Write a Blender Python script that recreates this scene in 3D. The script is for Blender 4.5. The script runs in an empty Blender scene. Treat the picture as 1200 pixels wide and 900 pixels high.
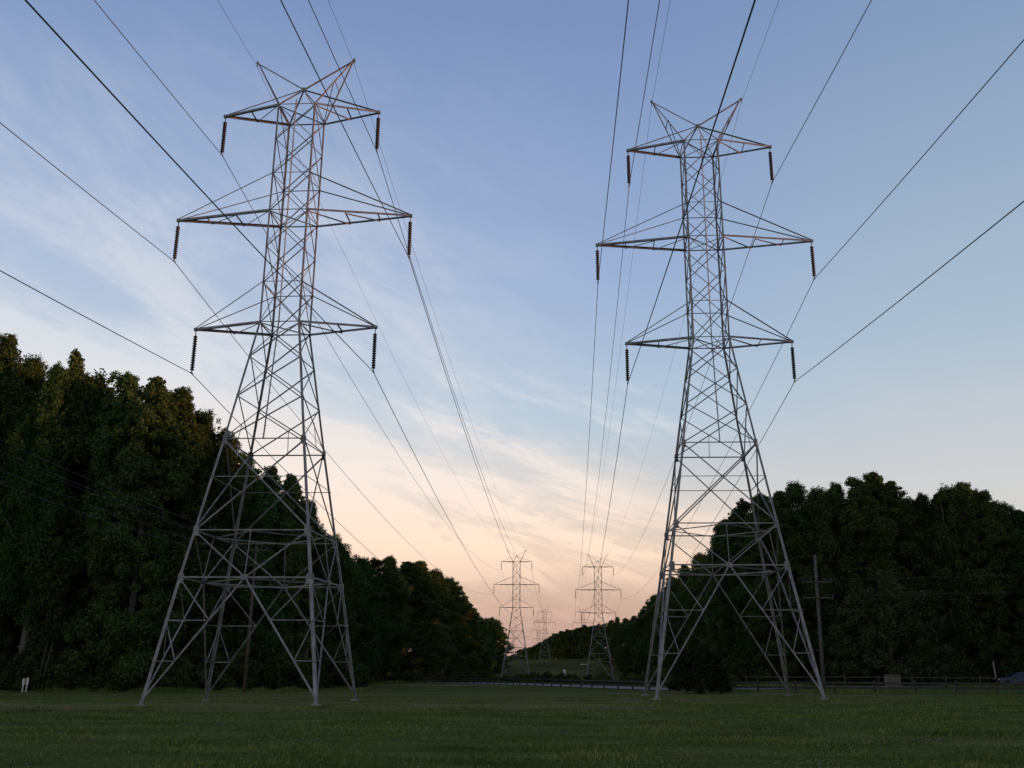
import bpy, bmesh, math
import numpy as np
from mathutils import Vector, Matrix

R = math.radians
rng = np.random.default_rng(11)
scn = bpy.context.scene
COL = scn.collection
EYE = 1.65

# ------------------------------------------------------------------ camera (solved from the photograph)
F_PX, PITCH, ROLL, YAW = 1117.4, R(16.075), R(0.436), R(3.399)
FW = np.array([-math.sin(YAW) * math.cos(PITCH), math.cos(YAW) * math.cos(PITCH), math.sin(PITCH)])
_rt = np.array([math.cos(YAW), math.sin(YAW), 0.0])
_up = np.cross(_rt, FW)
RT = _rt * math.cos(ROLL) + _up * math.sin(ROLL)
UP = -_rt * math.sin(ROLL) + _up * math.cos(ROLL)
cam_d = bpy.data.cameras.new('camera')
cam_d.sensor_width = 36.0
cam_d.lens = 36.0 * F_PX / 1200.0
cam_d.clip_start = 0.1
cam_d.clip_end = 9000
cam = bpy.data.objects.new('camera', cam_d)
COL.objects.link(cam)
cam.matrix_world = Matrix(((RT[0], UP[0], -FW[0], 0), (RT[1], UP[1], -FW[1], 0), (RT[2], UP[2], -FW[2], EYE), (0, 0, 0, 1)))
scn.camera = cam


def at(px, py, Y):
    """real-world point seen at photo pixel (px, py) and standing Y metres ahead"""
    d = FW * F_PX + RT * (px - 600) - UP * (py - 450)
    return np.array([0, 0, EYE]) + d * (Y / d[1])


# ------------------------------------------------------------------ terrain
_BY = [-400, 0, 20, 48, 75, 100, 140, 200, 283, 350, 430, 500, 540, 600, 625, 700, 900, 1100, 4000]
_BZ = [0.2, 0, -.1, -.43, -.78, -1.02, -1.5, -2.6, -3.95, -3.2, -1.0, 1.2, 1.65, -.6, -2.0, -1.5, 0.0, 0.5, 0.5]
_dx = np.linspace(-400, 4000, 4401)
_dz = np.interp(_dx, _BY, _BZ)
_k = np.ones(13) / 13.0
_dz = np.convolve(np.pad(_dz, 6, mode='edge'), _k, mode='valid')


def G(x, y):
    b = np.interp(y, _dx, _dz)
    s = np.clip((np.asarray(y, float) - 8) / 35.0, 0, 1)
    s = s * s * (3 - 2 * s)
    return b + 0.35 * np.tanh((np.asarray(x, float) + 3) / 25.0) * s


# ------------------------------------------------------------------ materials
def mat(name, rough=0.8, metal=0.0):
    m = bpy.data.materials.new(name)
    m.use_nodes = True
    b = m.node_tree.nodes['Principled BSDF']
    b.inputs['Roughness'].default_value = rough
    b.inputs['Metallic'].default_value = metal
    return m, m.node_tree.nodes, m.node_tree.links, b


def ramp(nt, stops):
    r = nt.new('ShaderNodeValToRGB')
    e = r.color_ramp.elements
    while len(e) < len(stops):
        e.new(0.5)
    for q, (pos, c) in zip(e, stops):
        q.position = pos
        q.color = (*c, 1)
    return r


def noise_mat(name, c0, c1, scale=8.0, rough=0.8, metal=0.0, detail=4.0, bump=0.0, lo=.35, hi=.65):
    m, nt, lk, b = mat(name, rough, metal)
    tc = nt.new('ShaderNodeTexCoord')
    n = nt.new('ShaderNodeTexNoise')
    n.inputs['Scale'].default_value = scale
    n.inputs['Detail'].default_value = detail
    lk.new(tc.outputs['Object'], n.inputs['Vector'])
    r = ramp(nt, [(lo, c0), (hi, c1)])
    lk.new(n.outputs['Fac'], r.inputs['Fac'])
    lk.new(r.outputs['Color'], b.inputs['Base Color'])
    if bump:
        bp = nt.new('ShaderNodeBump')
        bp.inputs['Strength'].default_value = bump
        lk.new(n.outputs['Fac'], bp.inputs['Height'])
        lk.new(bp.outputs['Normal'], b.inputs['Normal'])
    return m


def steel_mat():
    m, nt, lk, b = mat('galvanised_steel', .6, .12)
    tc = nt.new('ShaderNodeTexCoord')
    n1_ = nt.new('ShaderNodeTexNoise'); n1_.inputs['Scale'].default_value = 2.2; n1_.inputs['Detail'].default_value = 6
    n2_ = nt.new('ShaderNodeTexNoise'); n2_.inputs['Scale'].default_value = .9; n2_.inputs['Detail'].default_value = 8; n2_.inputs['Roughness'].default_value = .7
    lk.new(tc.outputs['Object'], n1_.inputs['Vector']); lk.new(tc.outputs['Object'], n2_.inputs['Vector'])
    r1_ = ramp(nt, [(.32, (.125, .127, .132)), (.5, (.182, .184, .187)), (.68, (.26, .261, .263))])
    lk.new(n1_.outputs['Fac'], r1_.inputs['Fac'])
    r2_ = ramp(nt, [(.56, (0, 0, 0)), (.70, (.7, .7, .7))])
    lk.new(n2_.outputs['Fac'], r2_.inputs['Fac'])
    mx = nt.new('ShaderNodeMixRGB'); mx.inputs[2].default_value = (.19, .125, .09, 1)
    lk.new(r2_.outputs[0], mx.inputs[0]); lk.new(r1_.outputs[0], mx.inputs[1])
    lk.new(mx.outputs[0], b.inputs['Base Color'])
    return m


M = {}
M['steel'] = steel_mat()
M['steel_dark'] = noise_mat('weathered_steel', (.10, .10, .105), (.16, .16, .165), 5.0, .65, .1)
M['insul'] = noise_mat('brown_glazed_porcelain', (.006, .0045, .0045), (.012, .009, .009), 9.0, .5)
M['wire'] = noise_mat('aluminium_wire', (.03, .03, .033), (.055, .055, .06), 4.0, .6, .2)
M['concrete'] = noise_mat('weathered_concrete', (.12, .10, .08), (.24, .205, .165), 6.0, .95, bump=.3)
M['bark'] = noise_mat('tree_bark', (.06, .052, .043), (.15, .13, .11), 6.0, .95, bump=.5)
M['pole'] = noise_mat('creosoted_pole_wood', (.045, .033, .026), (.085, .063, .05), 5.0, .9, bump=.3)
M['greywood'] = noise_mat('weathered_grey_wood', (.050, .045, .038), (.10, .09, .076), 7.0, .9, bump=.3)
M['fence'] = noise_mat('dark_fence_wood', (.022, .019, .016), (.05, .043, .036), 7.0, .9, bump=.3)
M['white'] = noise_mat('white_paint', (.42, .42, .40), (.60, .60, .58), 10.0, .6)
M['road'] = noise_mat('road_surface', (.095, .09, .083), (.14, .133, .123), 2.0, .9)
M['tan'] = noise_mat('tan_painted_metal', (.08, .070, .052), (.13, .113, .087), 5.0, .7)
M['carpaint'] = noise_mat('dark_blue_car_paint', (.045, .06, .10), (.055, .072, .12), 2.0, .22, .2)
M['glass'] = noise_mat('car_glass', (.015, .018, .02), (.02, .023, .025), 2.0, .05)
M['rubber'] = noise_mat('tyre_rubber', (.012, .012, .012), (.022, .022, .022), 8.0, .9)
M['rim'] = noise_mat('alloy_rim', (.35, .35, .36), (.42, .42, .43), 8.0, .35, .8)
M['lens'] = noise_mat('headlight_lens', (.55, .57, .58), (.7, .72, .73), 8.0, .1)
M['red'] = noise_mat('tail_lens', (.25, .01, .01), (.3, .015, .012), 8.0, .2)


def leaf_mat(name, stops, var):
    m, nt, lk, b = mat(name, .75)
    geo = nt.new('ShaderNodeNewGeometry')
    oi = nt.new('ShaderNodeObjectInfo')
    r = ramp(nt, stops)
    lk.new(geo.outputs['Random Per Island'], r.inputs['Fac'])
    hs = nt.new('ShaderNodeHueSaturation')
    mp = nt.new('ShaderNodeMapRange')
    mp.inputs['To Min'].default_value = 1 - var
    mp.inputs['To Max'].default_value = 1 + var
    lk.new(oi.outputs['Random'], mp.inputs['Value'])
    lk.new(mp.outputs['Result'], hs.inputs['Value'])
    mh = nt.new('ShaderNodeMapRange')
    mh.inputs['To Min'].default_value = .470
    mh.inputs['To Max'].default_value = .525
    mm = nt.new('ShaderNodeMath')
    mm.operation = 'FRACT'
    m2 = nt.new('ShaderNodeMath')
    m2.operation = 'MULTIPLY'
    m2.inputs[1].default_value = 7.31
    lk.new(oi.outputs['Random'], m2.inputs[0])
    lk.new(m2.outputs[0], mm.inputs[0])
    lk.new(mm.outputs[0], mh.inputs['Value'])
    lk.new(mh.outputs['Result'], hs.inputs['Hue'])
    lk.new(r.outputs['Color'], hs.inputs['Color'])
    lk.new(hs.outputs['Color'], b.inputs['Base Color'])
    b.inputs['Specular IOR Level'].default_value = .08
    tr = nt.new('ShaderNodeBsdfTranslucent')
    lk.new(hs.outputs['Color'], tr.inputs['Color'])
    mx = nt.new('ShaderNodeMixShader')
    mx.inputs['Fac'].default_value = .2
    lk.new(b.outputs[0], mx.inputs[1])
    lk.new(tr.outputs[0], mx.inputs[2])
    lk.new(mx.outputs[0], nt['Material Output'].inputs['Surface'])
    return m


M['leaf'] = leaf_mat('broadleaf_foliage', [(0, (.029, .053, .013)), (.5, (.048, .085, .021)), (.93, (.072, .112, .029)), (1, (.092, .108, .035))], .32)
M['leaf_blue'] = leaf_mat('soft_foliage', [(0, (.034, .050, .019)), (.6, (.054, .074, .027)), (1, (.074, .092, .036))], .1)
M['leaf_shrub'] = leaf_mat('thicket_foliage', [(0, (.028, .043, .011)), (.6, (.050, .070, .018)), (1, (.074, .088, .025))], .3)
M['leaf_dark'] = leaf_mat('shrub_foliage', [(0, (.014, .022, .009)), (.6, (.022, .032, .012)), (1, (.034, .044, .016))], .2)


def ground_material():
    m, nt, lk, b = mat('mown_grass', .95)
    b.inputs['Specular IOR Level'].default_value = 0
    tc = nt.new('ShaderNodeTexCoord')

    def noise(scale, detail=4, rough=.55, stretch=None):
        n = nt.new('ShaderNodeTexNoise')
        n.inputs['Scale'].default_value = scale
        n.inputs['Detail'].default_value = detail
        n.inputs['Roughness'].default_value = rough
        if stretch:
            mp = nt.new('ShaderNodeMapping')
            mp.inputs['Scale'].default_value = stretch
            lk.new(tc.outputs['Object'], mp.inputs['Vector'])
            lk.new(mp.outputs[0], n.inputs['Vector'])
        else:
            lk.new(tc.outputs['Object'], n.inputs['Vector'])
        return n
    fine = noise(9.0, 6, .7)
    r1 = ramp(nt, [(.3, (.036, .052, .014)), (.55, (.072, .098, .025)), (.75, (.130, .145, .046))])
    lk.new(fine.outputs['Fac'], r1.inputs['Fac'])
    mid = noise(.35, 5, .6, (1, 1.6, 1))
    r2 = ramp(nt, [(.34, (.55, .56, .52)), (.50, (.95, .95, .9)), (.66, (1.45, 1.32, 1.25))])
    lk.new(mid.outputs['Fac'], r2.inputs['Fac'])
    mul = nt.new('ShaderNodeMixRGB')
    mul.blend_type = 'MULTIPLY'
    mul.inputs['Fac'].default_value = 1
    lk.new(r1.outputs[0], mul.inputs[1])
    lk.new(r2.outputs[0], mul.inputs[2])
    # dry, straw-coloured grass in drifts, most of it in the band by the towers' feet
    sep = nt.new('ShaderNodeSeparateXYZ')
    lk.new(tc.outputs['Object'], sep.inputs[0])

    def band(sock, centre, half, soft):
        a = nt.new('ShaderNodeMath'); a.operation = 'SUBTRACT'; a.inputs[1].default_value = centre
        lk.new(sock, a.inputs[0])
        c = nt.new('ShaderNodeMath'); c.operation = 'ABSOLUTE'
        lk.new(a.outputs[0], c.inputs[0])
        d = nt.new('ShaderNodeMapRange')
        d.interpolation_type = 'SMOOTHSTEP'
        d.inputs['From Min'].default_value = half + soft
        d.inputs['From Max'].default_value = half
        lk.new(c.outputs[0], d.inputs['Value'])
        return d.outputs['Result']

    def mth(op, a, c):
        q = nt.new('ShaderNodeMath'); q.operation = op; q.use_clamp = True
        for i, v in enumerate((a, c)):
            if isinstance(v, (int, float)):
                q.inputs[i].default_value = v
            else:
                lk.new(v, q.inputs[i])
        return q.outputs[0]
    b1 = mth('MULTIPLY', band(sep.outputs['Y'], 46.5, 3.0, 5), band(sep.outputs['X'], -14, 14, 8))
    b2 = mth('MULTIPLY', band(sep.outputs['Y'], 63, 7, 10), band(sep.outputs['X'], -2, 16, 12))
    b3 = mth('MULTIPLY', band(sep.outputs['Y'], 118, 8, 8), band(sep.outputs['X'], -16, 7, 6))
    pn = noise(.22, 6, .65, (.6, 2.2, 1))
    rp = ramp(nt, [(.38, (0, 0, 0)), (.58, (1, 1, 1))])
    lk.new(pn.outputs['Fac'], rp.inputs['Fac'])
    b5 = mth('MULTIPLY', band(sep.outputs['Y'], 52, 2.2, 2.5), band(sep.outputs['X'], 5.5, 2, 3))
    b1 = mth('MAXIMUM', b1, b5)
    b4 = mth('MULTIPLY', band(sep.outputs['Y'], 420, 190, 60), .30)
    b1 = mth('MAXIMUM', b1, b4)
    allb = mth('MAXIMUM', b1, mth('MAXIMUM', mth('MULTIPLY', b2, .55), mth('MULTIPLY', b3, .8)))
    dry = mth('MULTIPLY', mth('ADD', mth('MULTIPLY', allb, .70), mth('MULTIPLY', rp.outputs[0], .34)), mth('ADD', rp.outputs[0], .35))
    mx = nt.new('ShaderNodeMixRGB')
    lk.new(dry, mx.inputs['Fac'])
    lk.new(mul.outputs[0], mx.inputs[1])
    rd = ramp(nt, [(.3, (.105, .083, .036)), (.7, (.205, .160, .075))])
    lk.new(fine.outputs['Fac'], rd.inputs['Fac'])
    lk.new(rd.outputs[0], mx.inputs[2])
    # rank dark scrub covers the far rise in patches
    sn = noise(.045, 6, .7, (1, .35, 1))
    rs = ramp(nt, [(.36, (.35, .35, .35)), (.60, (.95, .95, .95))])
    lk.new(sn.outputs['Fac'], rs.inputs['Fac'])
    m5 = nt.new('ShaderNodeMixRGB')
    lk.new(mth('MULTIPLY', band(sep.outputs['Y'], 420, 225, 40), rs.outputs[0]), m5.inputs['Fac'])
    lk.new(mx.outputs[0], m5.inputs[1])
    m5.inputs[2].default_value = (.036, .042, .018, 1)
    lk.new(m5.outputs[0], b.inputs['Base Color'])
    bp = nt.new('ShaderNodeBump')
    bp.inputs['Strength'].default_value = .7
    bp.inputs['Distance'].default_value = .06
    lk.new(fine.outputs['Fac'], bp.inputs['Height'])
    lk.new(bp.outputs[0], b.inputs['Normal'])
    return m


M['ground'] = ground_material()
_m, _nt, _lk, _b = mat('grass_blades', .8)
_b.inputs['Specular IOR Level'].default_value = .05
_g = _nt.new('ShaderNodeNewGeometry')
_r = ramp(_nt, [(0, (.052, .078, .020)), (.6, (.100, .140, .034)), (.92, (.175, .20, .065)), (1, (.26, .21, .10))])
_lk.new(_g.outputs['Random Per Island'], _r.inputs['Fac'])
_tc = _nt.new('ShaderNodeTexCoord')
_mp = _nt.new('ShaderNodeMapping')
_mp.inputs['Scale'].default_value = (.30, .62, 1)
_n = _nt.new('ShaderNodeTexNoise')
_n.inputs['Scale'].default_value = .8
_n.inputs['Detail'].default_value = 5
_n.inputs['Roughness'].default_value = .62
_lk.new(_tc.outputs['Object'], _mp.inputs[0])
_lk.new(_mp.outputs[0], _n.inputs['Vector'])
_r2 = ramp(_nt, [(.34, (.50, .56, .5)), (.5, (.95, 1.0, .9)), (.66, (1.38, 1.27, 1.1))])
_lk.new(_n.outputs['Fac'], _r2.inputs['Fac'])
_mx = _nt.new('ShaderNodeMixRGB')
_mx.blend_type = 'MULTIPLY'
_mx.inputs[0].default_value = 1
_lk.new(_r.outputs[0], _mx.inputs[1])
_lk.new(_r2.outputs[0], _mx.inputs[2])
_lk.new(_mx.outputs[0], _b.inputs['Base Color'])
M['blade'] = _m
M['clover'] = noise_mat('clover_blossom', (.22, .22, .18), (.34, .33, .28), 3.0, .9)


# ------------------------------------------------------------------ object helpers
def tag(o, label=None, cat=None, group=None, kind=None):
    for k, v in (('label', label), ('category', cat), ('group', group), ('kind', kind)):
        if v:
            o[k] = v
    return o


def empty(name, loc=(0, 0, 0), rz=0.0):
    o = bpy.data.objects.new(name, None)
    o.empty_display_size = .3
    o.location = [float(v) for v in loc]
    o.rotation_euler = (0, 0, rz)
    COL.objects.link(o)
    return o


class MB:
    """collects geometry for ONE mesh object"""

    def __init__(self):
        self.v = []
        self.f = []

    def add(self, verts, faces):
        n = len(self.v)
        self.v += [tuple(float(c) for c in q) for q in verts]
        self.f += [tuple(i + n for i in q) for q in faces]

    def angle(self, A, B, s, hint, t=.014, off=0.0):
        """steel angle section from A to B; hint = outward normal of the face it lies in"""
        A = np.array(A, float); B = np.array(B, float)
        d = B - A
        L = np.linalg.norm(d)
        d /= L
        n = np.array(hint, float)
        n -= d * (n @ d)
        n /= np.linalg.norm(n)
        u = np.cross(d, n)
        sec = [(0, 0), (s, 0), (s, t), (t, t), (t, s), (0, s)]
        V = []
        for P in (A, B):
            for a, c in sec:
                V.append(P + u * (a - s * .5) + n * (off - c))
        F = [(i, (i + 1) % 6, 6 + (i + 1) % 6, 6 + i) for i in range(6)] + [(5, 4, 3, 2, 1, 0), (6, 7, 8, 9, 10, 11)]
        self.add(V, F)

    def corner(self, A, B, s, ux, uy, t=.018):
        """leg angle whose heel points outwards; flanges run along ux and uy"""
        sec = [(0, 0), (s, 0), (s, t), (t, t), (t, s), (0, s)]
        ux = np.array(ux, float); uy = np.array(uy, float)
        V = [np.array(P, float) + ux * a + uy * c for P in (A, B) for a, c in sec]
        F = [(i, (i + 1) % 6, 6 + (i + 1) % 6, 6 + i) for i in range(6)] + [(5, 4, 3, 2, 1, 0), (6, 7, 8, 9, 10, 11)]
        self.add(V, F)

    def tube(self, pts, rad, n=6, caps=True):
        pts = [np.array(q, float) for q in pts]
        rad = list(rad) if hasattr(rad, '__len__') else [rad] * len(pts)
        V = []
        prev = None
        for i, P in enumerate(pts):
            d = pts[min(i + 1, len(pts) - 1)] - pts[max(i - 1, 0)]
            d = d / (np.linalg.norm(d) + 1e-9)
            if prev is None:
                a = np.array([0, 0, 1.0]) if abs(d[2]) < .9 else np.array([1.0, 0, 0])
                prev = np.cross(d, a)
            u = prev - d * (prev @ d)
            u /= np.linalg.norm(u)
            prev = u
            w = np.cross(d, u)
            for k in range(n):
                c = 2 * math.pi * k / n
                V.append(P + (u * math.cos(c) + w * math.sin(c)) * rad[i])
        F = []
        for i in range(len(pts) - 1):
            for k in range(n):
                a = i * n + k; b = i * n + (k + 1) % n
                F.append((a, b, b + n, a + n))
        if caps:
            F.append(tuple(range(n - 1, -1, -1)))
            F.append(tuple(range((len(pts) - 1) * n, len(pts) * n)))
        self.add(V, F)

    def lathe(self, prof, n=12, o=(0, 0, 0), axis=2):
        V = []
        for r, z in prof:
            for k in range(n):
                c = 2 * math.pi * k / n
                q = [r * math.cos(c), r * math.sin(c), z]
                if axis == 0:
                    q = [q[2], q[0], q[1]]
                if axis == 1:
                    q = [q[0], q[2], q[1]]
                V.append((q[0] + o[0], q[1] + o[1], q[2] + o[2]))
        F = [(i * n + k, i * n + (k + 1) % n, (i + 1) * n + (k + 1) % n, (i + 1) * n + k) for i in range(len(prof) - 1) for k in range(n)]
        F.append(tuple(range(n - 1, -1, -1)))
        F.append(tuple(range((len(prof) - 1) * n, len(prof) * n)))
        self.add(V, F)

    def box(self, c, s, rz=0.0, bev=0.0):
        bm = bmesh.new()
        bmesh.ops.create_cube(bm, size=1)
        bmesh.ops.scale(bm, vec=s, verts=bm.verts)
        if bev:
            bmesh.ops.bevel(bm, geom=bm.edges[:], offset=bev, segments=2, affect='EDGES')
        bmesh.ops.rotate(bm, cent=(0, 0, 0), matrix=Matrix.Rotation(rz, 3, 'Z'), verts=bm.verts)
        bmesh.ops.translate(bm, vec=[float(q) for q in c], verts=bm.verts)
        bm.verts.index_update()
        self.add([v.co[:] for v in bm.verts], [[v.index for v in f.verts] for f in bm.faces])
        bm.free()

    def beam(self, A, B, w, h):
        """rectangular timber from A to B"""
        A = np.array(A, float); B = np.array(B, float)
        d = B - A; d /= np.linalg.norm(d)
        z = np.array([0, 0, 1.0]) if abs(d[2]) < .9 else np.array([0, 1.0, 0])
        u = np.cross(d, z); u /= np.linalg.norm(u)
        v = np.cross(u, d)
        V = [P + u * a * w / 2 + v * c * h / 2 for P in (A, B) for a, c in ((-1, -1), (1, -1), (1, 1), (-1, 1))]
        self.add(V, [(0, 1, 2, 3)[::-1], (4, 5, 6, 7), (0, 1, 5, 4), (1, 2, 6, 5), (2, 3, 7, 6), (3, 0, 4, 7)])

    def build(self, name, m, parent=None, smooth=False, loc=None):
        me = bpy.data.meshes.new(name)
        me.from_pydata(self.v, [], self.f)
        me.materials.append(m)
        if smooth:
            for q in me.polygons:
                q.use_smooth = True
        o = bpy.data.objects.new(name, me)
        COL.objects.link(o)
        if parent:
            o.parent = parent
        if loc is not None:
            o.location = [float(v) for v in loc]
        return o


def fast_mesh(name, V, F, m):
    """V (n,3), F (k,3 or 4) numpy -> mesh data"""
    me = bpy.data.meshes.new(name)
    k, c = F.shape
    me.vertices.add(len(V))
    me.vertices.foreach_set('co', V.astype(np.float32).ravel())
    me.loops.add(k * c)
    me.loops.foreach_set('vertex_index', F.astype(np.int32).ravel())
    me.polygons.add(k)
    me.polygons.foreach_set('loop_start', (np.arange(k) * c).astype(np.int32))
    me.polygons.foreach_set('loop_total', np.full(k, c, np.int32))
    me.update()
    me.validate()
    me.materials.append(m)
    return me


def kids(o):
    return [c for c in COL.objects if c.parent == o]


_KID = {}


def copy_tree(o, parent=None):
    c = o.copy()
    COL.objects.link(c)
    if parent:
        c.parent = parent
    if o.name not in _KID:
        _KID[o.name] = [q.name for q in o.children]
    for n in _KID[o.name]:
        copy_tree(bpy.data.objects[n], c)
    return c


# ------------------------------------------------------------------ ground and road
def build_ground():
    u = np.linspace(-1, 1, 150)
    X = 60 * np.sinh(u * 4.6) / np.sinh(4.6) * 50 * .9
    ys = np.concatenate([np.linspace(-400, -10, 14), np.linspace(-6, 140, 90), np.linspace(144, 760, 120), np.linspace(790, 4000, 22)])
    gx, gy = np.meshgrid(X, ys)
    z = G(gx, gy)
    near = np.exp(-(np.hypot(gx, gy - 40) / 120) ** 2)
    z = z + near * .035 * (np.sin(gx * .9 + gy * .35) * np.sin(gy * .7 - gx * .2))
    V = np.stack([gx, gy, z], -1).reshape(-1, 3)
    nx, ny = len(X), len(ys)
    i = (np.arange(ny - 1)[:, None] * nx + np.arange(nx - 1)[None]).ravel()
    F = np.stack([i, i + 1, i + nx + 1, i + nx], -1)
    me = fast_mesh('ground', V, F, M['ground'])
    for q in me.polygons:
        q.use_smooth = True
    o = bpy.data.objects.new('ground', me)
    COL.objects.link(o)
    tag(o, kind='structure')


build_ground()


def smooth_path(pts, n=12):
    pts = [np.array(q, float) for q in pts]
    out = []
    for i in range(len(pts) - 1):
        p0, p1, p2, p3 = pts[max(i - 1, 0)], pts[i], pts[i + 1], pts[min(i + 2, len(pts) - 1)]
        for k in range(n):
            t = k / n
            out.append(.5 * ((2 * p1) + (-p0 + p2) * t + (2 * p0 - 5 * p1 + 4 * p2 - p3) * t * t + (-p0 + 3 * p1 - 3 * p2 + p3) * t ** 3))
    out.append(pts[-1])
    return np.array(out)


FENCE_PTS = [(110, 73), (75, 70.5), (48, 69), (30, 69), (17, 71), (9, 76), (3.5, 86), (-3.5, 104), (-11, 124), (-19, 138), (-26, 145)]
FPATH = smooth_path(FENCE_PTS, 16)
_t = np.gradient(FPATH, axis=0)
_t /= np.linalg.norm(_t, axis=1)[:, None]
FNORM = np.stack([_t[:, 1], -_t[:, 0]], -1)      # to the far side of the fence
RPTS = [(118, 108), (75, 107), (45, 103), (28, 95), (17, 86), (9.5, 82.5)] + [tuple(q + n * 2.7) for q, n in list(zip(FPATH, FNORM))[92::8]]
FPATH_R = smooth_path(RPTS, 12)
_t = np.gradient(FPATH_R, axis=0)
_t /= np.linalg.norm(_t, axis=1)[:, None]
RNORM = np.stack([_t[:, 1], -_t[:, 0]], -1)
rd = MB()
for i, (q, n) in enumerate(zip(FPATH_R, RNORM)):
    for d in (-1.9, .6, 3.0):
        w = q + n * d
        rd.v.append((w[0], w[1], float(G(*w)) + .045))
for i in range(len(FPATH_R) - 1):
    for k in range(2):
        a = i * 3 + k
        rd.f.append((a, a + 1, a + 4, a + 3))
road = rd.build('road', M['road'])
tag(road, kind='structure')


# ------------------------------------------------------------------ transmission towers
def tower(name, P, loc, rz, label, group):
    root = tag(empty(name, loc, rz), label, 'transmission tower', group)
    zt, zm, zb, ztm, ztb, za, zh = (P[k] for k in ('zt', 'zm', 'zb', 'ztm', 'ztb', 'za', 'zh'))
    wt, wb = P['wt'], P['wb']
    prof = [(zt, wt), (zb, wb), (P['b1'], P['w1']), (P['b2'], P['w2']), (P['b3'], P['w3']), (P['f'], P['wf'])]

    def w(z):
        for (z0, w0), (z1, w1) in zip(prof[:-1], prof[1:]):
            if z >= z1 - 1e-6:
                return w0 + (w1 - w0) * (z - z0) / (z1 - z0)
        return prof[-1][1]
    S = {'NL': (-1, -1), 'NR': (1, -1), 'FR': (1, 1), 'FL': (-1, 1)}

    def c(k, z):
        return np.array([S[k][0] * w(z), S[k][1] * w(z), z])
    # legs, each in one piece from foot to waist to top, and their footings
    for k, (sx, sy) in S.items():
        m = MB()
        foot = P['feet'][k]
        zs = [zt, zb, P['b1'], P['b2'], P['b3']]
        sz = [.10, .108, .12, .135, .15]
        ends = [c(k, z) for z in zs]
        slope = (P['wf'] - P['w3']) / (P['b3'] - P['f'])
        wf = P['w3'] + slope * (P['b3'] - foot)
        ends.append(np.array([sx * wf, sy * wf, foot + .12]))
        for i in range(5):
            m.corner(ends[i], ends[i + 1], sz[i], (-sx, 0, 0), (0, -sy, 0))
        for z, s_ in ((P['b1'], .2), (P['b2'], .24), (P['b3'], .26)):   # splice plates
            q = c(k, z)
            m.box(q + np.array([-sx * s_ * .5, sy * .012, -.05]), (s_, .012, .45))
            m.box(q + np.array([sx * .012, -sy * s_ * .5, -.05]), (.012, s_, .45))
        m.build('leg', M['steel'], root)
        q = ends[-1]
        m = MB()
        m.lathe([(.23, -.7), (.23, .14), (.20, .18), (.001, .18)], 14, (q[0] - sx * .06, q[1] - sy * .06, foot - .03))
        m.build('footing', M['concrete'], root, loc=None)
    # lattice of each face
    mids = [zt, (zt + ztm) / 2, ztm, zm, (zm + ztb) / 2, ztb, zb, zb - (zb - P['b1']) * .30, zb - (zb - P['b1']) * .64, P['b1']]
    faces = [('NL', 'NR', (0, -1, 0)), ('NR', 'FR', (1, 0, 0)), ('FR', 'FL', (0, 1, 0)), ('FL', 'NL', (-1, 0, 0))]
    for a, b_, n in faces:
        m = MB()
        n = np.array(n, float)

        def bar(A, B, s, off):
            m.angle(A, B, s * .68, n, .009, off)
        for i in range(len(mids) - 1):
            s_ = .07 if i < 6 else .085
            bar(c(a, mids[i]), c(b_, mids[i + 1]), s_, .004 + .003 * (i % 3))
            bar(c(b_, mids[i]), c(a, mids[i + 1]), s_, -.085 - .003 * (i % 3))
        for z in (zt, ztm, zm, ztb, zb):
            bar(c(a, z), c(b_, z), .08 if z in (zt, zm, zb) else .06, .030)
        b1, b2, b3 = P['b1'], P['b2'], P['b3']
        bar(c(a, b1), c(b_, b1), .09, .032)
        mid = (c(a, b1) + c(b_, b1)) / 2
        xz = mids[-2] + (b1 - mids[-2]) * w(mids[-2]) / (w(mids[-2]) + w(b1))
        bar((c(a, xz) + c(b_, xz)) / 2, mid, .05, .052)
        bar(c(a, b1), c(b_, b2), .10, .006)
        bar(c(b_, b1), c(a, b2), .10, -.11)
        zx = b1 + (b2 - b1) * w(b1) / (w(b1) + w(b2))
        bar(c(a, zx), c(b_, zx), .055, .034)
        bar(c(a, b2), c(b_, b2), .09, .036)
        bar(c(a, b3), c(b_, b3), .11, .040)
        m2 = (c(a, b2) + c(b_, b2)) / 2
        m3 = (c(a, b3) + c(b_, b3)) / 2
        bar(c(a, b2), m3, .09, .008)
        bar(c(b_, b2), m3, .09, .010)
        bar(m2, m3, .06, .060)
        m.box(m3 + n * .065, (.35 if n[0] == 0 else .012, .35 if n[1] == 0 else .012, .26))
        for k, o_ in ((a, .012), (b_, .014)):
            ft = c(k, P['feet'][k] + .3)
            ft = np.array([S[k][0], S[k][1], 0]) * (P['w3'] + (P['wf'] - P['w3']) / (P['b3'] - P['f']) * (P['b3'] - ft[2])) + np.array([0, 0, ft[2]])
            bar(m3, ft, .11, o_)
            top = c(k, b3)
            nodes = []
            for t in (.36, .69):
                on_leg = top + (ft - top) * t
                on_dia = m3 + (ft - m3) * ((on_leg[2] - m3[2]) / (ft[2] - m3[2]))
                nodes.append((on_leg, on_dia))
                bar(on_leg, on_dia, .065, .045)
            bar(top, nodes[0][1], .065, -.06)
            bar(nodes[0][0], nodes[1][1], .06, -.062)
        m.build('face_lattice', M['steel'], root)
    # plan bracing inside the belts
    for z, s_, dz in ((P['b3'], .065, -.02), (P['b2'], .05, -.03)):
        m = MB()
        mm = [(c(a, z) + c(b_, z)) / 2 + np.array([0, 0, dz]) for a, b_, _ in faces]
        for i in range(4):
            m.angle(mm[i], mm[(i + 1) % 4], s_, (0, 0, 1), .012, .004 * i)
        m.build('plan_bracing', M['steel'], root)
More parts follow.
